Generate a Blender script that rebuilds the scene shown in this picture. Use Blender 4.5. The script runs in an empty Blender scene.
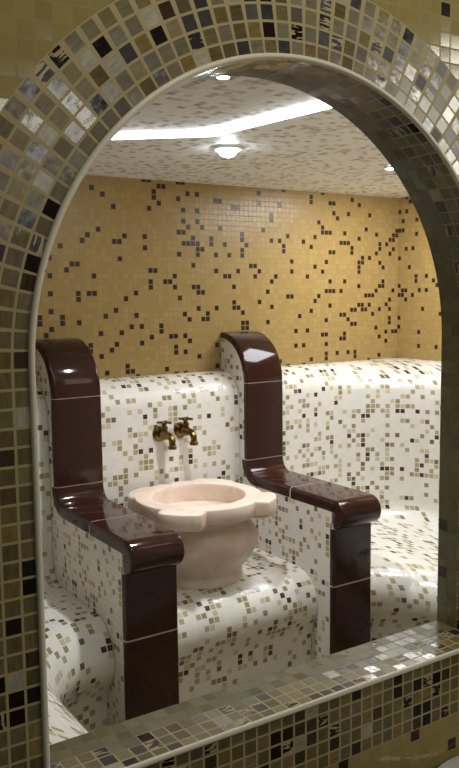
import bpy, bmesh, math
from math import pi, sin, cos, sqrt
import mathutils
V = mathutils.Vector

H = 1.5                      # eye height above the floor; the z values below are measured from the eye
T = 0.022                    # pitch of the small mosaic tiles
XLW, XRW, YB = 0.125, 2.88, 2.91          # left, right and back wall of the steam room
ZC = 0.452                                # its ceiling
YF, YR = 0.9, 1.0116                      # front and rear face of the arched partition
AX, AZ, AR = 0.7141, -0.0819, 0.3962      # arch: centre and radius
ZS = -0.6016                              # sill
OL, OR = AX - AR, AX + AR
L0, R0, PW = 1.0315, 1.8525, 0.1855       # the two armrest dividers
PV, PF = 2.7145, 2.1755                   # their upper and lower front faces
Z1, Z2, Z3 = -0.356, -0.673, -1.047       # their joints
ZSEAT = -1.025

scene = bpy.context.scene
COL = scene.collection

# ------------------------------------------------------------------ helpers
def lin(c):
    return tuple((v / 255 / 12.92) if v / 255 <= 0.04045 else ((v / 255 + 0.055) / 1.055) ** 2.4 for v in c) + (1.0,)

def link(name, bm, mats, parent=None, smooth=True, normals=False):
    if normals:
        bmesh.ops.recalc_face_normals(bm, faces=bm.faces[:])
    me = bpy.data.meshes.new(name)
    for v in bm.verts:
        v.co.z += H
    if parent is not None:
        base = V(parent.location)
        for v in bm.verts:
            v.co -= base
    bm.to_mesh(me); bm.free()
    for p in me.polygons:
        p.use_smooth = smooth
    for m in (mats if isinstance(mats, (list, tuple)) else [mats]):
        me.materials.append(m)
    if smooth:
        try:
            me.set_sharp_from_angle(angle=math.radians(40))
        except Exception:
            pass
    o = bpy.data.objects.new(name, me)
    COL.objects.link(o)
    if parent is not None:
        o.parent = parent
    return o

def tag(o, label, cat, group=None):
    o['label'] = label; o['category'] = cat
    if group:
        o['group'] = group
    return o

def thing(name, loc, label, cat, group=None):
    o = bpy.data.objects.new(name, None)
    o.empty_display_size = 0.05
    o.location = (loc[0], loc[1], loc[2] + H)
    COL.objects.link(o)
    return tag(o, label, cat, group)

def struct(o):
    o['kind'] = 'structure'
    return o

def grid(bm, P, UV, mi=0, flip=False, closed_u=False):
    """P[i][j] points, UV[i][j] in tile units"""
    uvl = bm.loops.layers.uv.verify()
    n, m = len(P), len(P[0])
    vs = [[bm.verts.new(p) for p in row] for row in P]
    for i in range(n - 1 if not closed_u else n):
        i2 = (i + 1) % n
        for j in range(m - 1):
            q = [(i, j), (i2, j), (i2, j + 1), (i, j + 1)]
            if flip:
                q = q[::-1]
            try:
                f = bm.faces.new([vs[a][b] for a, b in q])
            except ValueError:
                continue
            f.material_index = mi
            if UV:
                for lp, (a, b) in zip(f.loops, q):
                    lp[uvl].uv = UV[a][b]
    return vs

def rect(bm, a, b, c, d, uvs, mi=0):
    uvl = bm.loops.layers.uv.verify()
    f = bm.faces.new([bm.verts.new(p) for p in (a, b, c, d)])
    f.material_index = mi
    for lp, uv in zip(f.loops, uvs):
        lp[uvl].uv = uv
    return f

def tube(bm, pts, rad, seg=12, closed=False, cap=True):
    n = len(pts)
    pts = [V(p) for p in pts]
    rads = rad if isinstance(rad, (list, tuple)) else [rad] * n
    rings = []
    prev = None
    for i, p in enumerate(pts):
        if closed:
            t = (pts[(i + 1) % n] - pts[i - 1]).normalized()
        else:
            t = (pts[min(i + 1, n - 1)] - pts[max(i - 1, 0)]).normalized()
        if prev is None:
            a = V((0, 0, 1)) if abs(t.z) < 0.9 else V((1, 0, 0))
            nrm = (a - t * a.dot(t)).normalized()
        else:
            nrm = (prev - t * prev.dot(t)).normalized()
        prev = nrm
        bi = t.cross(nrm)
        rings.append([bm.verts.new(p + (nrm * cos(2 * pi * k / seg) + bi * sin(2 * pi * k / seg)) * rads[i]) for k in range(seg)])
    for i in range(n if closed else n - 1):
        A, B = rings[i], rings[(i + 1) % n]
        for k in range(seg):
            bm.faces.new([A[k], A[(k + 1) % seg], B[(k + 1) % seg], B[k]])
    if cap and not closed:
        bm.faces.new(rings[0][::-1]); bm.faces.new(rings[-1])

def lathe(bm, prof, c=(0, 0, 0), axis='Z', seg=48):
    """prof: (radius, height) pairs; closed at the ends where radius is 0"""
    rings = []
    for r, h in prof:
        ring = []
        if r < 1e-6:
            ring = [bm.verts.new(_ax(c, 0, 0, h, axis))]
        else:
            ring = [bm.verts.new(_ax(c, r * cos(2 * pi * k / seg), r * sin(2 * pi * k / seg), h, axis)) for k in range(seg)]
        rings.append(ring)
    for A, B in zip(rings, rings[1:]):
        for k in range(seg):
            k2 = (k + 1) % seg
            if len(A) == 1 and len(B) == 1:
                continue
            if len(A) == 1:
                bm.faces.new([A[0], B[k], B[k2]])
            elif len(B) == 1:
                bm.faces.new([A[k], A[k2], B[0]])
            else:
                bm.faces.new([A[k], A[k2], B[k2], B[k]])

def _ax(c, x, y, h, axis):
    if axis == 'Z':
        return (c[0] + x, c[1] + y, c[2] + h)
    if axis == 'Y':                      # h runs towards the room (-Y)
        return (c[0] + x, c[1] - h, c[2] + y)
    return (c[0] + h, c[1] + x, c[2] + y)

def arc(cx, cy, r, a0, a1, n, ry=None):
    ry = r if ry is None else ry
    return [(cx + r * cos(a0 + (a1 - a0) * i / n), cy + ry * sin(a0 + (a1 - a0) * i / n)) for i in range(n + 1)]

# ------------------------------------------------------------------ materials
class NT:
    def __init__(self, name):
        self.m = bpy.data.materials.new(name); self.m.use_nodes = True
        self.t = self.m.node_tree; self.b = self.t.nodes['Principled BSDF']
    def n(self, kind, **kw):
        o = self.t.nodes.new(kind)
        for k, v in kw.items():
            setattr(o, k, v)
        return o
    def l(self, a, b):
        self.t.links.new(a, b)
    def val(self, sock, v):
        if hasattr(v, 'is_linked') or hasattr(v, 'links'):
            self.l(v, sock)
        else:
            sock.default_value = v
    def math(self, op, a, b=0.0, c=None):
        o = self.n('ShaderNodeMath', operation=op)
        self.val(o.inputs[0], a); self.val(o.inputs[1], b)
        if c is not None:
            self.val(o.inputs[2], c)
        return o.outputs[0]
    def vmath(self, op, a, b=None):
        o = self.n('ShaderNodeVectorMath', operation=op)
        self.val(o.inputs[0], a)
        if b is not None:
            self.val(o.inputs[1], b)
        return o.outputs[0]
    def mix(self, f, a, b):
        o = self.n('ShaderNodeMix', data_type='RGBA')
        self.val(o.inputs[0], f); self.val(o.inputs[6], a); self.val(o.inputs[7], b)
        return o.outputs[2]
    def ramp(self, f, stops, const=True):
        o = self.n('ShaderNodeValToRGB')
        cr = o.color_ramp
        cr.interpolation = 'CONSTANT' if const else 'LINEAR'
        while len(cr.elements) < len(stops):
            cr.elements.new(0.5)
        for e, (p, c) in zip(cr.elements, stops):
            e.position = p; e.color = c
        self.val(o.inputs[0], f)
        return o.outputs[0]

def simple(name, col, rough=0.5, metal=0.0, coat=0.0, noise=None, nscale=20, spec=0.5):
    k = NT(name)
    k.b.inputs['Roughness'].default_value = rough
    k.b.inputs['Metallic'].default_value = metal
    k.b.inputs['Coat Weight'].default_value = coat
    k.b.inputs['Coat Roughness'].default_value = 0.04
    k.b.inputs['Specular IOR Level'].default_value = spec
    tc = k.n('ShaderNodeTexCoord')
    nz = k.n('ShaderNodeTexNoise'); nz.inputs['Scale'].default_value = nscale; nz.inputs['Detail'].default_value = 5
    k.l(tc.outputs['Object'], nz.inputs['Vector'])
    c2 = noise if noise else tuple(v * 0.85 for v in col[:3]) + (1,)
    k.l(k.ramp(nz.outputs['Fac'], [(0.35, c2), (0.65, col)], const=False), k.b.inputs['Base Color'])
    return k.m

def emit(name, col, s):
    k = NT(name)
    k.b.inputs['Base Color'].default_value = (0.8, 0.8, 0.8, 1)
    k.b.inputs['Emission Color'].default_value = col
    k.b.inputs['Emission Strength'].default_value = s
    return k.m

def mosaic(name, stops, grout, cluster=0.0, cscale=0.3, half=0.44, rough=0.18, wobble=0.02, jitter=0.12,
           alt=None, alt_row=None, alt_all=False, polar=False, streak=0.0, seed=0.0, galpha=1.0, alt_grout=None):
    """square mosaic: one random colour per tile out of `stops`; with alt_row, rows beyond it take the `alt` colours.
    polar: rows fan out round an arch (gaps widen with the radius)."""
    k = NT(name)
    uv = k.n('ShaderNodeUVMap').outputs[0]
    cell = k.vmath('FLOOR', uv)
    fr = k.vmath('FRACTION', uv)
    cseed = k.vmath('ADD', cell, (seed, seed * 1.7, 0.0))
    wn = k.n('ShaderNodeTexWhiteNoise', noise_dimensions='2D'); k.l(cseed, wn.inputs['Vector'])
    wn2 = k.n('ShaderNodeTexWhiteNoise', noise_dimensions='2D'); k.l(k.vmath('ADD', cseed, (37.3, 11.9, 0)), wn2.inputs['Vector'])
    v = wn.outputs['Value']
    if cluster:
        nz = k.n('ShaderNodeTexNoise', noise_dimensions='2D')
        nz.inputs['Scale'].default_value = cscale; nz.inputs['Detail'].default_value = 1.0
        k.l(cseed, nz.inputs['Vector'])
        v = k.math('ADD', v, k.math('MULTIPLY', k.math('SUBTRACT', nz.outputs['Fac'], 0.5), cluster))
    col = k.ramp(v, stops)
    sep = k.n('ShaderNodeSeparateXYZ'); k.l(fr, sep.inputs[0])
    sepc = k.n('ShaderNodeSeparateXYZ'); k.l(cell, sepc.inputs[0])
    sepu = k.n('ShaderNodeSeparateXYZ'); k.l(uv, sepu.inputs[0])
    isalt = None
    if alt:
        ca = k.ramp(wn2.outputs['Value'], alt)
        sepw = k.n('ShaderNodeSeparateColor'); k.l(wn2.outputs['Color'], sepw.inputs[0])
        rowv = k.math('ADD', sepc.outputs[1], sepw.outputs[1])
        isalt = k.math('GREATER_THAN', rowv, alt_row)
        col = k.mix(isalt, col, ca)
    # jitter of brightness
    sepj = k.n('ShaderNodeSeparateColor'); k.l(wn2.outputs['Color'], sepj.inputs[0])
    j = k.math('MULTIPLY_ADD', sepj.outputs[2], 2 * jitter, 1 - jitter)
    hs = k.n('ShaderNodeHueSaturation'); k.l(col, hs.inputs['Color']); k.l(j, hs.inputs['Value'])
    col = hs.outputs[0]
    if streak:
        # cloudy, streaky glass inside each tile
        nz2 = k.n('ShaderNodeTexNoise', noise_dimensions='3D'); nz2.inputs['Scale'].default_value = 1.0
        nz2.inputs['Detail'].default_value = 3.0
        st = k.vmath('ADD', k.vmath('MULTIPLY', uv, (1.2, 5.5, 1)), k.vmath('MULTIPLY', wn.outputs['Color'], (40, 40, 40)))
        k.l(st, nz2.inputs['Vector'])
        sv = k.math('MULTIPLY_ADD', nz2.outputs['Fac'], 2 * streak, 1 - streak)
        hs2 = k.n('ShaderNodeHueSaturation'); k.l(col, hs2.inputs['Color']); k.l(sv, hs2.inputs['Value'])
        col = hs2.outputs[0]
        # a share of tiger-striped tiles
        sepk = k.n('ShaderNodeSeparateColor'); k.l(wn.outputs['Color'], sepk.inputs[0])
        istig = k.math('GREATER_THAN', sepk.outputs[1], 0.93)
        lines = k.math('GREATER_THAN', nz2.outputs['Fac'], 0.54)
        tig = k.mix(lines, lin((30, 20, 18)), lin((190, 172, 130)))
        if isalt is not None:
            istig = k.math('MULTIPLY', istig, k.math('SUBTRACT', 1.0, isalt))
        col = k.mix(istig, col, tig)
    # grout mask
    ax = k.math('ABSOLUTE', k.math('SUBTRACT', sep.outputs[0], 0.5))
    ay = k.math('ABSOLUTE', k.math('SUBTRACT', sep.outputs[1], 0.5))
    if polar:
        r_in = AR / T
        ax = k.math('MULTIPLY', ax, k.math('DIVIDE', k.math('ADD', sepu.outputs[1], r_in), r_in + 0.6))
    m = k.math('GREATER_THAN', k.math('MAXIMUM', ax, ay), half)
    g = grout
    mm = k.math('MULTIPLY', m, galpha)
    if isalt is not None:
        g = k.mix(isalt, grout, alt_grout or grout)
    full = k.mix(mm, col, g)
    k.l(full, k.b.inputs['Base Color'])
    rr_ = rough
    if streak:
        sr = k.n('ShaderNodeSeparateColor'); k.l(wn.outputs['Color'], sr.inputs[0])
        rr_ = k.math('MULTIPLY_ADD', sr.outputs[2], 0.38, rough)
    k.l(k.math('MULTIPLY_ADD', m, k.math('SUBTRACT', 0.6, rr_), rr_), k.b.inputs['Roughness'])
    k.b.inputs['Specular IOR Level'].default_value = 0.5
    # each tile is set a little out of true
    geo = k.n('ShaderNodeNewGeometry')
    dv = k.vmath('MULTIPLY', k.vmath('SUBTRACT', wn2.outputs['Color'], (0.5, 0.5, 0.5)), (wobble * 2,) * 3)
    if streak:
        nz3 = k.n('ShaderNodeTexNoise'); nz3.inputs['Scale'].default_value = 2.6; nz3.inputs['Detail'].default_value = 2
        k.l(k.vmath('ADD', uv, k.vmath('MULTIPLY', wn.outputs['Color'], (40, 40, 40))), nz3.inputs['Vector'])
        dv = k.vmath('ADD', dv, k.vmath('MULTIPLY', k.vmath('SUBTRACT', nz3.outputs['Color'], (0.5, 0.5, 0.5)), (0.10,) * 3))
    nn = k.vmath('NORMALIZE', k.vmath('ADD', geo.outputs['Normal'], dv))
    k.l(nn, k.b.inputs['Normal'])
    return k.m

WHITE = [(0.0, lin((222, 218, 209))), (0.70, lin((192, 181, 150))), (0.79, lin((168, 155, 120))), (0.875, lin((146, 131, 100))),
         (0.95, lin((112, 96, 76))), (0.988, lin((70, 54, 44)))]
CEIL = [(0.0, lin((250, 250, 248))), (0.70, lin((222, 219, 209))), (0.82, lin((200, 195, 180))), (0.93, lin((172, 164, 146)))]
G_WH = lin((216, 211, 202))
M_white = mosaic('white mosaic', WHITE, G_WH, cluster=0.5, cscale=0.33, half=0.42, rough=0.2, wobble=0.02, jitter=0.03)
M_ceil = mosaic('ceiling mosaic', CEIL, lin((240, 239, 236)), cluster=0.35, cscale=0.4, half=0.43, rough=0.5, wobble=0.02, jitter=0.03, seed=5)
YEL = [(0.0, lin((168, 141, 86))), (0.30, lin((173, 146, 90))), (0.6, lin((165, 138, 84))), (0.905, lin((44, 26, 17)))]
M_yellow = mosaic('yellow mosaic', YEL, lin((162, 136, 84)), cluster=0.12, cscale=0.25, half=0.43, rough=0.3, wobble=0.01, jitter=0.02, seed=9)
BROWN = [(0.0, lin((30, 20, 15))), (0.13, lin((72, 56, 38))), (0.20, lin((118, 108, 70))), (0.42, lin((130, 119, 78))), (0.6, lin((106, 93, 60))),
         (0.74, lin((136, 116, 70))), (0.86, lin((118, 104, 76))), (0.965, lin((172, 168, 146)))]
BEIGE = [(0.0, lin((122, 114, 82))), (0.45, lin((117, 109, 77))), (0.91, lin((56, 44, 34))), (0.95, lin((117, 109, 77)))]
G_BR = lin((184, 168, 122)); G_BE = lin((118, 110, 78))
M_band = mosaic('brown glass mosaic', BROWN, G_BR, half=0.425, rough=0.1, wobble=0.035, jitter=0.15, streak=0.55)
M_arch = mosaic('brown glass mosaic round the arch', BROWN, G_BR, half=0.425, rough=0.1, wobble=0.035, jitter=0.15, streak=0.55, polar=True, seed=3)
M_rev = mosaic('reveal mosaic', BROWN, G_BR, half=0.44, rough=0.12, wobble=0.03, jitter=0.15, streak=0.4,
               alt=BEIGE, alt_row=2.75, alt_grout=G_BE, seed=13)
M_field = mosaic('beige mosaic', [(0.0, lin((170, 152, 92))), (0.4, lin((164, 146, 88))), (0.955, lin((50, 36, 28)))], lin((158, 142, 90)),
                 half=0.44, rough=0.12, wobble=0.03, jitter=0.05, seed=21)
M_bead = simple('cream glazed bead', lin((250, 243, 222)), 0.3, noise=lin((242, 233, 208)), nscale=9)
M_brown = simple('dark brown glaze', lin((53, 28, 22)), 0.09, coat=0.0, noise=lin((49, 26, 20)), nscale=30, spec=0.4)
M_joint = simple('pale joint filler', lin((196, 172, 150)), 0.7)
M_brass = simple('aged brass', lin((138, 112, 64)), 0.28, metal=1.0, noise=lin((84, 64, 36)), nscale=60)
M_floor = mosaic('floor mosaic', BROWN, lin((120, 108, 80)), cluster=0.3, half=0.43, seed=31)
M_alu = simple('white enamel', lin((225, 225, 222)), 0.35)
M_led = emit('led diffuser', (0.90, 0.95, 1.0, 1), 9.5)
M_spot = emit('spot lens', (0.82, 0.91, 1.0, 1), 60.0)
M_cer = simple('glazed white ceramic', lin((216, 214, 204)), 0.15, coat=0.5)

def marble():
    k = NT('rosy marble')
    tc = k.n('ShaderNodeTexCoord')
    nz = k.n('ShaderNodeTexNoise'); nz.inputs['Scale'].default_value = 7; nz.inputs['Detail'].default_value = 8; nz.inputs['Distortion'].default_value = 1.4
    k.l(tc.outputs['Object'], nz.inputs['Vector'])
    c = k.ramp(nz.outputs['Fac'], [(0.3, lin((208, 184, 166))), (0.5, lin((220, 199, 182))), (0.7, lin((228, 211, 197)))], const=False)
    k.l(c, k.b.inputs['Base Color'])
    k.b.inputs['Roughness'].default_value = 0.38
    k.b.inputs['Subsurface Weight'].default_value = 0.0
    k.b.inputs['Subsurface Scale'].default_value = 0.01
    return k.m
M_marble = marble()

# ------------------------------------------------------------------ room shell
def u2(a, b):
    return (a / T, b / T)

bm = bmesh.new()
rect(bm, (XLW, YB, -H), (XRW, YB, -H), (XRW, YB, ZC), (XLW, YB, ZC), [u2(XLW, -H), u2(XRW, -H), u2(XRW, ZC), u2(XLW, ZC)])
struct(link('wall_back', bm, M_yellow, smooth=False))
bm = bmesh.new()
rect(bm, (XRW, YB, -H), (XRW, YR, -H), (XRW, YR, ZC), (XRW, YB, ZC), [u2(0, -H), u2(YB - YR, -H), u2(YB - YR, ZC), u2(0, ZC)])
struct(link('wall_right', bm, M_yellow, smooth=False))
bm = bmesh.new()
rect(bm, (XLW, YR, -H), (XLW, YB, -H), (XLW, YB, ZC), (XLW, YR, ZC), [u2(0, -H), u2(YB - YR, -H), u2(YB - YR, ZC), u2(0, ZC)])
struct(link('wall_left', bm, M_yellow, smooth=False))
bm = bmesh.new()
rect(bm, (XLW, YB, ZC), (XRW, YB, ZC), (XRW, YR, ZC), (XLW, YR, ZC), [u2(XLW, YB), u2(XRW, YB), u2(XRW, YR), u2(XLW, YR)])
struct(link('ceiling', bm, M_ceil, smooth=False))
bm = bmesh.new()
rect(bm, (-1.6, -2.2, -H), (3.2, -2.2, -H), (3.2, YB, -H), (-1.6, YB, -H), [u2(-1.6, -2.2), u2(3.2, -2.2), u2(3.2, YB), u2(-1.6, YB)])
struct(link('floor', bm, M_floor, smooth=False))

# arched partition -------------------------------------------------
NB = 5 * T
WX0, WX1, WZ0, WZ1 = -1.6, 3.2, -H, 0.95
def opening(n=96):
    pts = [(OL, ZS + (AZ - ZS) * i / 12) for i in range(12)]
    pts += [(AX - AR * cos(pi * i / n), AZ + AR * sin(pi * i / n)) for i in range(n + 1)]
    pts += [(OR, AZ + (ZS - AZ) * i / 12) for i in range(1, 13)]
    return pts
bm = bmesh.new()
# front: side columns (run down past the sill), rows below the sill, fan round the arch
zb = ZS - NB
rect(bm, (OL - NB, YF, zb), (OL, YF, zb), (OL, YF, AZ), (OL - NB, YF, AZ),
     [((zb - AZ) / T, 5), ((zb - AZ) / T, 0), (0, 0), (0, 5)], 0)
rect(bm, (OR, YF, zb), (OR + NB, YF, zb), (OR + NB, YF, AZ), (OR, YF, AZ),
     [((AZ - zb) / T + 200, 0), ((AZ - zb) / T + 200, 5), (200, 5), (200, 0)], 0)
rect(bm, (OL, YF, zb), (OR, YF, zb), (OR, YF, ZS), (OL, YF, ZS), [(400, 5), (400 + 2 * AR / T, 5), (400 + 2 * AR / T, 0), (400, 0)], 0)
n = 120
P, U = [], []
for i in range(n + 1):
    a = pi - pi * i / n
    P.append([(AX + (AR + q * T) * cos(a), YF, AZ + (AR + q * T) * sin(a)) for q in range(6)])
    U.append([(pi * (i / n) * (AR + 0.5 * T) / T, q) for q in range(6)])
grid(bm, P, U, 1, flip=True)
# field beyond the border
RO = AR + NB
xl, xr = AX - RO, AX + RO
def fq(a, b, c, d):
    rect(bm, *[(p[0], YF, p[1]) for p in (a, b, c, d)], [u2(p[0] - WX0, p[1] - WZ0) for p in (a, b, c, d)], 2)
fq((WX0, WZ0), (xl, WZ0), (xl, AZ), (WX0, AZ)); fq((xr, WZ0), (WX1, WZ0), (WX1, AZ), (xr, AZ)); fq((xl, WZ0), (xr, WZ0), (xr, zb), (xl, zb))
fq((WX0, AZ), (xl, AZ), (xl, WZ1), (WX0, WZ1)); fq((xr, AZ), (WX1, AZ), (WX1, WZ1), (xr, WZ1))
for i in range(n):
    a, b = pi - pi * i / n, pi - pi * (i + 1) / n
    pa, pb = (AX + RO * cos(a), AZ + RO * sin(a)), (AX + RO * cos(b), AZ + RO * sin(b))
    fq(pa, pb, (pb[0], WZ1), (pa[0], WZ1))
# reveal
op = opening()
s = 0; P, U = [], []
loop = op + [op[0]]
for i, p in enumerate(loop):
    if i:
        s += math.dist(p, loop[i - 1])
    P.append([(p[0], YF + (YR - YF) * q / 5, p[1]) for q in range(6)])
    U.append([(s / T, q) for q in range(6)])
grid(bm, P, U, 3)
# rear face
def rq(a, b, c, d):
    rect(bm, *[(p[0], YR, p[1]) for p in (d, c, b, a)], [u2(p[0], p[1]) for p in (d, c, b, a)], 4)
rq((WX0, WZ0), (OL, WZ0), (OL, AZ), (WX0, AZ)); rq((OR, WZ0), (WX1, WZ0), (WX1, AZ), (OR, AZ)); rq((OL, WZ0), (OR, WZ0), (OR, ZS), (OL, ZS))
rq((WX0, AZ), (OL, AZ), (OL, WZ1), (WX0, WZ1)); rq((OR, AZ), (WX1, AZ), (WX1, WZ1), (OR, WZ1))
for i in range(96):
    a, b = pi - pi * i / 96, pi - pi * (i + 1) / 96
    pa, pb = (AX + AR * cos(a), AZ + AR * sin(a)), (AX + AR * cos(b), AZ + AR * sin(b))
    rq(pa, pb, (pb[0], WZ1), (pa[0], WZ1))
struct(link('wall_front', bm, [M_band, M_arch, M_field, M_rev, M_white], smooth=False))
# cream bead round the front edge of the opening
bm = bmesh.new()
tube(bm, [(x, YF - 0.0005, z) for x, z in op], 0.0042, 12, closed=True)
struct(link('trim_1', bm, M_bead))

# ------------------------------------------------------------------ benches
def prof_back():
    p = [(0.002, -0.317), (0.02, -0.317)]
    p += [(x, z) for x, z in arc(0.02, -0.432, 0.12, pi / 2, 0, 12, ry=0.115)][1:]
    p += [(0.14, -0.432 - (0.945 - 0.432) * i / 6) for i in range(1, 7)]
    return p
def prof_seat(d0=0.14, deep=0.647, rec=0.03):
    p = [(d0 + x, z) for x, z in arc(0.08, -0.945, 0.08, pi, 1.5 * pi, 8)]
    p += [(d0 + 0.08 + (deep - 0.12 - d0 - 0.08) * i / 6, ZSEAT) for i in range(1, 6)]
    p += arc(deep - 0.12, ZSEAT - 0.12, 0.12, pi / 2, -0.55, 16)
    xe, ze = p[-1]
    p += [(xe - 0.006 - rec * 0.2, ze - 0.022), (xe - 0.01 - rec * 0.45, ze - 0.055), (xe - 0.01 - rec * 0.6, ze - 0.10), (xe - 0.01 - rec * 0.6, -H + 0.001)]
    return p
def plen(pr, s0=0):
    out = [s0]
    for a, b in zip(pr, pr[1:]):
        out.append(out[-1] + math.dist(a, b))
    return out
def radius(d, nose):
    if d <= 0.14:
        return 0.02 + (0.45 - 0.02) * d / 0.14
    return 0.45 + (nose - 0.45) * min(1, (d - 0.14) / 0.5)

def resample(pts, us, n=44):
    L = [0.0]
    for a, b in zip(pts, pts[1:]):
        L.append(L[-1] + math.dist(a, b))
    out, ou, j = [], [], 0
    for i in range(n + 1):
        t = L[-1] * i / n
        while j < len(L) - 2 and L[j + 1] < t:
            j += 1
        f = (t - L[j]) / max(1e-9, L[j + 1] - L[j])
        f = min(1, max(0, f))
        out.append(tuple(p + (q - p) * f for p, q in zip(pts[j], pts[j + 1]))); ou.append(us[j] + (us[j + 1] - us[j]) * f)
    return out, ou
def clip(pts, us, x0, sign):
    # keep only what lies outside the divider's side at x0
    k = [i for i, p in enumerate(pts) if (p[0] - x0) * sign > 1e-6]
    i = k[0]
    if i == 0:
        return pts, us
    a, b = pts[i - 1], pts[i]
    f = (x0 - a[0]) / (b[0] - a[0])
    return [(x0, a[1] + (b[1] - a[1]) * f)] + pts[i:], [us[i - 1] + (us[i] - us[i - 1]) * f] + us[i:]
def path_right(d):
    r = radius(d, 0.40); xc, yc = XRW - d - r, YB - d - r
    pts, us = [], []
    x0 = min(R0 + PW, xc) - 0.1
    for i in range(8):
        x = x0 + (xc - x0) * i / 8; pts.append((x, YB - d)); us.append(x)
    for i in range(25):
        a = pi / 2 - pi / 2 * i / 24
        pts.append((xc + r * cos(a), yc + r * sin(a))); us.append(xc + r * pi / 2 * i / 24)
    for i in range(1, 11):
        y = yc + (YR + 0.002 - yc) * i / 10
        pts.append((XRW - d, y)); us.append(xc + r * pi / 2 + (yc - y))
    return resample(*clip(pts, us, R0 + PW + 0.0006, 1))
def path_left(d):
    r = radius(d, 0.25); xc, yc = XLW + d + r, YB - d - r
    pts, us = [], []
    x0 = max(L0, xc) + 0.1
    for i in range(8):
        x = x0 + (xc - x0) * i / 8; pts.append((x, YB - d)); us.append(x)
    for i in range(25):
        a = pi / 2 + pi / 2 * i / 24
        pts.append((xc + r * cos(a), yc + r * sin(a))); us.append(xc - r * pi / 2 * i / 24)
    for i in range(1, 11):
        y = yc + (YR + 0.002 - yc) * i / 10
        pts.append((XLW + d, y)); us.append(xc - r * pi / 2 - (yc - y))
    return resample(*clip(pts, us, L0 - 0.0006, -1))
def path_mid(d):
    x0, x1 = L0 + PW + 0.0006, R0 - 0.0006
    pts = [(x0 + (x1 - x0) * i / 12, YB - d) for i in range(13)]
    return pts, [p[0] for p in pts]

def sweep(bm, prof, s, path, flip):
    cols = [path(d) for d, z in prof]
    n = len(cols[0][0])
    P = [[(cols[j][0][i][0], cols[j][0][i][1], prof[j][1]) for j in range(len(prof))] for i in range(n)]
    U = [[(cols[j][1][i] / T, -s[j] / T) for j in range(len(prof))] for i in range(n)]
    grid(bm, P, U, 0, flip=flip)

def bench(name, path, flip, loc, label, cat, rec):
    t = thing(name, loc, label, cat)
    pb = prof_back(); sb = plen(pb)
    bm = bmesh.new(); sweep(bm, pb, sb, path, flip); link('backrest', bm, M_white, t)
    ps = prof_seat(rec=rec); ss = plen(ps, sb[-1])
    bm = bmesh.new(); sweep(bm, ps, ss, path, flip); link('seat', bm, M_white, t)
    return t
bench('tiled_bench', path_left, True, (0.55, 2.4, -H), 'white mosaic bench on the left of the left brown armrest, cut off by the arch', 'bench', 0.06)
bench('tiled_bench', path_right, False, (2.45, 2.4, -H), 'white mosaic corner bench with curved backrest on the right of the right brown armrest', 'bench', 0.03)
bench('tiled_plinth', path_mid, False, (1.535, 2.5, -H), 'white mosaic plinth with rounded front edge under the marble basin', 'plinth', 0.015)

# ------------------------------------------------------------------ armrest dividers
TOPC = (2.9145, Z1)            # centre of the crown's curve
RC = 0.2
FI = 0.05                      # hollow between back and arm
ZA = -0.7295                   # top of the arm
NR = 0.0525                    # radius of the arm's nose
JY = 2.43
g = 0.003
def seg_crown():  return [(TOPC[0] - 0.006 + 0.0, Z1 + RC)] + [(y, z) for y, z in arc(TOPC[0], Z1, RC, pi / 2 + 0.03, pi, 20)] [1:]+ [(PV, Z1 + g)][:0]
def seg_back():   return [(PV, Z1 - g), (PV, (Z1 + Z2) / 2), (PV, Z2 + 0.0018)]
def seg_hollow():
    c = (PV - FI, ZA + FI)
    return [(PV, Z2 - 0.0018)] + [(y, z) for y, z in arc(c[0], c[1], FI, 0, -pi / 2, 12)] + [(2.55, ZA), (JY + g, ZA)]
def seg_arm():
    return [(JY - g, ZA), (2.32, ZA), (2.22, ZA)] + arc(PF, ZA - NR, NR, pi / 2, 1.5 * pi, 20)
def seg_panel(za, zb_): return [(PF, za), (PF, (za + zb_) / 2), (PF, zb_)]

def shell(bm, path, x0, x1, th, rc=0.011, endround=0.004):
    """sweep a flat tile cross-section (rounded outer edges) along an (y,z) outline; the body lies to its left"""
    n = len(path)
    nor = []
    for i in range(n):
        a, b = path[max(i - 1, 0)], path[min(i + 1, n - 1)]
        dy, dz = b[0] - a[0], b[1] - a[1]
        L = math.hypot(dy, dz)
        nor.append((dz / L, -dy / L))       # outward: right-hand side of travel, turned below
    # travel goes from the wall down to the front, outward is towards -Y / +Z
    sec = [(x0, th)] + [(x0 + rc - rc * cos(a), rc - rc * sin(a)) for a in [pi / 2 * k / 5 for k in range(6)]] \
        + [(x1 - rc + rc * sin(a), rc - rc * cos(a)) for a in [pi / 2 * k / 5 for k in range(6)]] + [(x1, th)]
    rings = []
    for i, (y, z) in enumerate(path):
        ny, nz = nor[i]
        rings.append([bm.verts.new((x, y - ny * d, z - nz * d)) for x, d in sec])
    for A, B in zip(rings, rings[1:]):
        for k in range(len(sec)):
            k2 = (k + 1) % len(sec)
            bm.faces.new([A[k], A[k2], B[k2], B[k]])
    bm.faces.new(rings[0]); bm.faces.new(rings[-1][::-1])
    bmesh.ops.recalc_face_normals(bm, faces=bm.faces[:])

def body_outline(off):
    # closed outline of the tiled core, a little inside the glazed tiles
    p = [(YB - 0.002, Z1 + RC - off)]
    p += [(y, z) for y, z in arc(TOPC[0], Z1, RC - off, pi / 2 + 0.04, pi, 16)]
    c = (PV - FI, ZA + FI)
    p += [(y, z) for y, z in arc(c[0], c[1], FI + off, 0, -pi / 2, 8)]
    p += [(PF + off, ZA - off), (PF + off, -H + 0.001), (YB - 0.002, -H + 0.001)]
    return p

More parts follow.
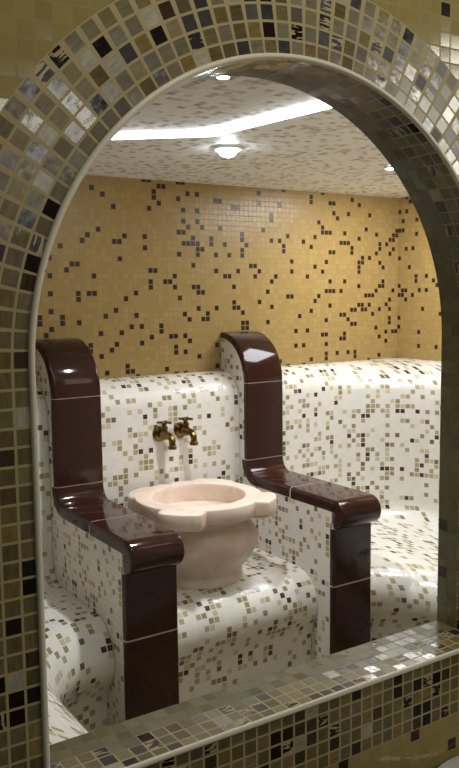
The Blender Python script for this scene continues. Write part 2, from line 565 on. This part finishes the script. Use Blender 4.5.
def divider(x0, label):
    x1 = x0 + PW
    t = thing('armrest_divider', (x0 + PW / 2, 2.5, -H), label, 'armrest', 'brown tiled armrests beside the basin')
    bm = bmesh.new()
    o = body_outline(0.012)
    uvl = bm.loops.layers.uv.verify()
    tris = mathutils.geometry.tessellate_polygon([[V((y, z, 0)) for y, z in o]])
    sides = []
    for xx, want in ((x0 + 0.0008, -1), (x1 - 0.0008, 1)):
        vs = [bm.verts.new((xx, y, z)) for y, z in o]; sides.append(vs)
        for tr in tris:
            f = bm.faces.new([vs[k] for k in tr]); f.normal_update()
            if f.normal.x * want < 0:
                f.normal_flip()
            for lp in f.loops:
                lp[uvl].uv = (lp.vert.co.y / T, lp.vert.co.z / T)
    for k in range(len(o)):
        k2 = (k + 1) % len(o)
        bm.faces.new([sides[0][k], sides[0][k2], sides[1][k2], sides[1][k]])
    bmesh.ops.recalc_face_normals(bm, faces=bm.faces[:])
    link('mosaic_core', bm, M_white, t, smooth=False, normals=False)['label'] = 'white mosaic side of the divider'
    # joint filler just under the glaze
    full = seg_crown() + seg_back() + seg_hollow() + seg_arm()[:-1]
    bm = bmesh.new(); shell(bm, [(y, z) for y, z in full], x0 + 0.0012, x1 - 0.0012, 0.03)
    j = link('joint_filler', bm, M_joint, t)
    # sink it 1.2 mm below the surface
    bm = bmesh.new(); shell(bm, [(PF + 0.0012, -0.82), (PF + 0.0012, -1.1), (PF + 0.0012, -H + 0.002)], x0 + 0.0012, x1 - 0.0012, 0.02)
    link('joint_filler', bm, M_joint, t)
    for nm, seg, th in (('crown_tile', seg_crown(), 0.022), ('back_tile', seg_back(), 0.022), ('hollow_tile', seg_hollow(), 0.04), ('arm_tile', seg_arm(), 0.042),
                        ('front_tile', seg_panel(-0.836, Z3 + g), 0.02), ('front_tile', seg_panel(Z3 - g, -1.363), 0.02), ('front_tile', seg_panel(-1.367, -H + 0.001), 0.02)):
        bm = bmesh.new(); shell(bm, seg, x0, x1, th)
        link(nm, bm, M_brown, t)
    return j
def fix_joint(j):
    # pull the filler in along its own normals so that only the joints show it
    me = j.data
    nrm = [v.normal.copy() for v in me.vertices]
    for v, nn in zip(me.vertices, nrm):
        v.co = v.co - nn * 0.0010
fix_joint(divider(L0, 'dark brown glazed armrest on the left of the marble basin, nearest the arch edge'))
fix_joint(divider(R0, 'dark brown glazed armrest on the right of the marble basin'))

# ------------------------------------------------------------------ basin
BX, BY, BZ = 1.500, 2.515, -0.722
RT = 0.060                                    # rim height
def rim_r(a):
    # round rim with two blunt ears in front and two short ones kept flat against the wall
    r = 0.235
    for k, (ac, pr, w) in enumerate(((-3 * pi / 4, 0.056, 0.36), (-pi / 4, 0.050, 0.34), (pi / 4, 0.03, 0.4), (3 * pi / 4, 0.03, 0.4))):
        d = abs((a - ac + pi) % (2 * pi) - pi)
        x = min(1.0, max(0.0, (w - d) / 0.10))
        r = max(r, 0.235 + pr * x * x * (3 - 2 * x) - 0.10 * min(d, 0.3) ** 2)
    if sin(a) > 0:
        r = min(r, 0.249 / max(sin(a), 1e-3))
    return r
t = thing('marble_basin', (BX, BY, ZSEAT), 'round rosy marble basin with four eared rim standing on the mosaic plinth', 'basin')
bm = bmesh.new()
N = 160
angs = [2 * pi * k / N for k in range(N)]
rings = []
def ring(fr, z):
    rings.append([bm.verts.new((BX + fr(a) * cos(a), BY + fr(a) * sin(a), z)) for a in angs])
def cr(r): return lambda a: r
# outside from the neck up, over the rim, down into the bowl
ring(cr(0.175), BZ - RT - 0.012); ring(cr(0.205), BZ - RT - 0.004)
ring(lambda a: rim_r(a) - 0.012, BZ - RT); ring(lambda a: rim_r(a) - 0.003, BZ - RT + 0.004); ring(rim_r, BZ - RT + 0.012)
ring(rim_r, BZ - 0.010); ring(lambda a: rim_r(a) - 0.003, BZ - 0.003); ring(lambda a: rim_r(a) - 0.010, BZ)
for r, z in ((0.177, 0.0), (0.1725, -0.0012), (0.170, -0.005), (0.1695, -0.02), (0.168, -0.10), (0.160, -0.17), (0.135, -0.21), (0.08, -0.235), (0.03, -0.24)):
    ring(cr(r), BZ + z)
for A, B in zip(rings, rings[1:]):
    for k in range(N):
        k2 = (k + 1) % N
        bm.faces.new([A[k], A[k2], B[k2], B[k]])
bm.faces.new(rings[-1])
link('rim_and_bowl', bm, M_marble, t)
bm = bmesh.new()
zb0 = ZSEAT - BZ + 0.0006
lathe(bm, [(0.02, -RT - 0.006), (0.186, -RT - 0.008), (0.176, -RT - 0.016), (0.175, -RT - 0.024), (0.186, -RT - 0.038), (0.203, -RT - 0.058), (0.213, -RT - 0.082), (0.215, -RT - 0.105), (0.208, -RT - 0.13),
           (0.192, -RT - 0.158), (0.172, -RT - 0.182), (0.158, -RT - 0.197), (0.152, -RT - 0.206), (0.152, -RT - 0.214), (0.157, -RT - 0.220), (0.157, zb0), (0.0, zb0)], (BX, BY, BZ), seg=96)
link('pedestal', bm, M_marble, t)

# ------------------------------------------------------------------ taps
def tap(x, z, label):
    yw = YB - 0.14
    t = thing('brass_tap', (x, yw, z), label, 'tap', 'brass taps above the basin')
    bm = bmesh.new()
    lathe(bm, [(0, 0.0006), (0.030, 0.0008), (0.0305, 0.006), (0.027, 0.011), (0.020, 0.015), (0.014, 0.0165), (0, 0.017)], (x, yw, z), 'Y', 32)
    link('flange', bm, M_brass, t)
    bm = bmesh.new()
    pts = [(x, yw - 0.012 - 0.066 * i / 8, z + 0.0) for i in range(9)]
    rad = [0.0125, 0.012, 0.0135, 0.018, 0.020, 0.0185, 0.0155, 0.0145, 0.014]
    for i in range(1, 9):
        a = pi / 2 * i / 8
        pts.append((x, yw - 0.078 - 0.026 * sin(a), z - 0.024 * (1 - cos(a)))); rad.append(0.014 - 0.002 * i / 8)
    pts += [(x, yw - 0.104, z - 0.032), (x, yw - 0.104, z - 0.036), (x, yw - 0.104, z - 0.046)]; rad += [0.012, 0.0165, 0.0165]
    tube(bm, pts, rad, 20)
    link('spout', bm, M_brass, t, normals=True)
    bm = bmesh.new()
    ys = yw - 0.043
    lathe(bm, [(0, 0.008), (0.011, 0.008), (0.012, 0.022), (0.014, 0.024), (0.014, 0.03), (0.009, 0.033), (0.007, 0.045), (0.007, 0.05), (0, 0.052)], (x, ys, z), 'Z', 24)
    link('valve_stem', bm, M_brass, t, normals=True)
    bm = bmesh.new()
    for ax_, n_ in (((1, 0), 1), ((0, 1), 1)):
        dx, dy = (ax_[0] * 0.7 + ax_[1] * 0.7, ax_[1] * 0.7 - ax_[0] * 0.7)
        pts = [(x + dx * q, ys + dy * q, z + 0.047) for q in (-0.03, -0.027, -0.022, -0.006, 0.006, 0.022, 0.027, 0.03)]
        tube(bm, pts, [0.003, 0.0058, 0.0045, 0.0055, 0.0055, 0.0045, 0.0058, 0.003], 14)
    lathe(bm, [(0, 0.040), (0.009, 0.041), (0.010, 0.047), (0.008, 0.053), (0, 0.055)], (x, ys, z), 'Z', 20)
    link('cross_handle', bm, M_brass, t, normals=True)
tap(1.478, -0.530, 'left one of two brass taps with cross handle on white mosaic above the basin')
tap(1.572, -0.524, 'right one of two brass taps with cross handle on white mosaic above the basin')

# ------------------------------------------------------------------ lamps in the steam room
def polyline_strip(bm, pts, w, z0, z1_):
    L, R = [], []
    n = len(pts)
    for i, p in enumerate(pts):
        a = pts[max(i - 1, 0)]; b = pts[min(i + 1, n - 1)]
        d = V((b[0] - a[0], b[1] - a[1])).normalized(); nn = V((-d.y, d.x))
        L.append((p[0] + nn.x * w, p[1] + nn.y * w)); R.append((p[0] - nn.x * w, p[1] - nn.y * w))
    vs = [[bm.verts.new((q[0], q[1], z)) for q, z in ((l, z1_), (l, z0), (r, z0), (r, z1_))] for l, r in zip(L, R)]
    for A, B in zip(vs, vs[1:]):
        for k in range(4):
            k2 = (k + 1) % 4
            bm.faces.new([A[k], A[k2], B[k2], B[k]])
    bm.faces.new(vs[0]); bm.faces.new(vs[-1][::-1])
    bmesh.ops.recalc_face_normals(bm, faces=bm.faces[:])
LP = [(1.35, 1.08), (1.30, 1.50), (1.238, 1.982), (1.027, 2.151), (0.72, 2.40)]
t = thing('ceiling_light_strip', (1.238, 1.982, ZC), 'white glowing light strip bent across the white mosaic ceiling', 'light strip')
t['kind'] = 'thing'
bm = bmesh.new(); polyline_strip(bm, LP, 0.013, ZC - 0.004, ZC - 0.0005); link('housing', bm, M_alu, t, smooth=False)
bm = bmesh.new(); polyline_strip(bm, LP, 0.016, ZC - 0.012, ZC - 0.0038); link('diffuser', bm, M_led, t, smooth=False)['label'] = 'glowing white diffuser'

def downlight(x, y, r, label, power, group=None):
    t = thing('ceiling_spotlight', (x, y, ZC), label, 'spotlight', group)
    bm = bmesh.new()
    lathe(bm, [(r * 0.72, -0.001), (r * 0.72, -0.006), (r * 0.85, -0.009), (r, -0.006), (r * 1.03, -0.0005), (r * 0.72, -0.001)], (x, y, ZC), seg=40)
    link('ring', bm, M_alu, t, normals=True)
    bm = bmesh.new()
    lathe(bm, [(r * 0.70, -0.002), (r * 0.66, -r * 0.2), (r * 0.52, -r * 0.44), (r * 0.28, -r * 0.6), (0, -r * 0.65)], (x, y, ZC), seg=32)
    link('lens', bm, M_spot, t, normals=True)['label'] = 'bright lens'
    ld = bpy.data.lights.new('spot', 'SPOT'); ld.energy = power; ld.spot_size = math.radians(104); ld.spot_blend = 0.9; ld.shadow_soft_size = 0.03
    ld.color = (0.93, 0.97, 1.0)
    lo = bpy.data.objects.new('spot_lamp', ld); lo.location = (x, y, ZC - 0.05 + H); COL.objects.link(lo)
downlight(1.416, 2.166, 0.048, 'brightest ceiling spotlight, under the bend of the light strip', 44)
downlight(2.135, 2.201, 0.022, 'small ceiling spotlight by the right edge of the arch', 22)
downlight(0.945, 1.46, 0.016, 'small ceiling spotlight just under the top of the arch', 8)

# ------------------------------------------------------------------ washbasin on the near side
def washbasin():
    cx, cy, cz = 1.02, 0.725, -0.788
    t = thing('washbasin', (cx, cy + 0.12, cz - 0.2), 'pale rim of a round washbasin at the lower right corner under the arch sill', 'washbasin')
    bm = bmesh.new()
    lathe(bm, [(0.0, -0.14), (0.06, -0.138), (0.11, -0.11), (0.14, -0.05), (0.15, 0.0), (0.156, 0.008), (0.164, 0.008), (0.168, 0.0), (0.162, -0.05), (0.13, -0.13), (0.07, -0.17), (0, -0.175)],
          (cx, cy, cz), seg=64)
    link('bowl', bm, M_cer, t, normals=True)
    bm = bmesh.new()
    lathe(bm, [(0, -0.17), (0.055, -0.17), (0.045, -0.3), (0.05, -0.55), (0.085, -(H + cz)), (0, -(H + cz))], (cx, cy, cz), seg=40)
    link('pedestal', bm, M_cer, t, normals=True)
washbasin()

# ------------------------------------------------------------------ lights
def area(name, loc, target, size, energy, col, sy=None):
    ld = bpy.data.lights.new(name, 'AREA'); ld.energy = energy; ld.size = size; ld.color = col
    if sy:
        ld.shape = 'RECTANGLE'; ld.size_y = sy
    o = bpy.data.objects.new(name, ld)
    o.location = (loc[0], loc[1], loc[2] + H)
    d = V((target[0], target[1], target[2])) - V(loc)
    o.rotation_euler = d.to_track_quat('-Z', 'Y').to_euler()
    COL.objects.link(o)
# warm lamps over the yellow wall, and the outer room's lamps plus an added soft fill
area('warm_lamp', (1.75, 1.5, ZC - 0.03), (1.9, 2.9, 0.0), 0.5, 1.2, (1.0, 0.86, 0.62))
area('corner_lamp', (2.42, 2.3, ZC - 0.03), (2.5, 2.45, -1.0), 0.5, 12, (0.95, 0.97, 1.0))
area('outer_light', (2.39, -0.45, 0.64), (1.0, 0.9, 0.1), 0.42, 9.0, (1.0, 0.97, 0.86), sy=0.42)
area('outer_light', (1.38, -1.6, 0.70), (0.4, 0.9, 0.1), 0.40, 4.0, (1.0, 0.97, 0.90), sy=0.3)
area('outer_light', (0.65, 0.35, 1.05), (0.65, 0.85, 0.2), 0.6, 3.0, (1.0, 0.92, 0.72), sy=0.3)  # added soft fill from above to brighten the arch front, not a fixture

w = bpy.data.worlds.new('world'); scene.world = w; w.use_nodes = True
w.node_tree.nodes['Background'].inputs[0].default_value = (0.72, 0.69, 0.6, 1)
w.node_tree.nodes['Background'].inputs[1].default_value = 0.06

# ------------------------------------------------------------------ camera
F, YAW, PITCH, ROLL = 818.27, 0.5776, 0.1087, -0.0117
fw = V((sin(YAW) * cos(PITCH), cos(YAW) * cos(PITCH), -sin(PITCH)))
r_ = V((cos(YAW), -sin(YAW), 0)); u_ = r_.cross(fw)
rr = r_ * cos(ROLL) + u_ * sin(ROLL); uu = -r_ * sin(ROLL) + u_ * cos(ROLL)
cam = bpy.data.cameras.new('camera'); co = bpy.data.objects.new('camera', cam); COL.objects.link(co)
cam.sensor_fit = 'VERTICAL'; cam.sensor_height = 36.0; cam.sensor_width = 36.0
cam.lens = F * 36.0 / 768.0
cam.clip_start = 0.02
co.matrix_world = mathutils.Matrix(((rr.x, uu.x, -fw.x, 0), (rr.y, uu.y, -fw.y, 0), (rr.z, uu.z, -fw.z, H), (0, 0, 0, 1)))
scene.camera = co
scene.view_settings.view_transform = 'Standard'
scene.view_settings.look = 'None'
scene.view_settings.exposure = 0.0
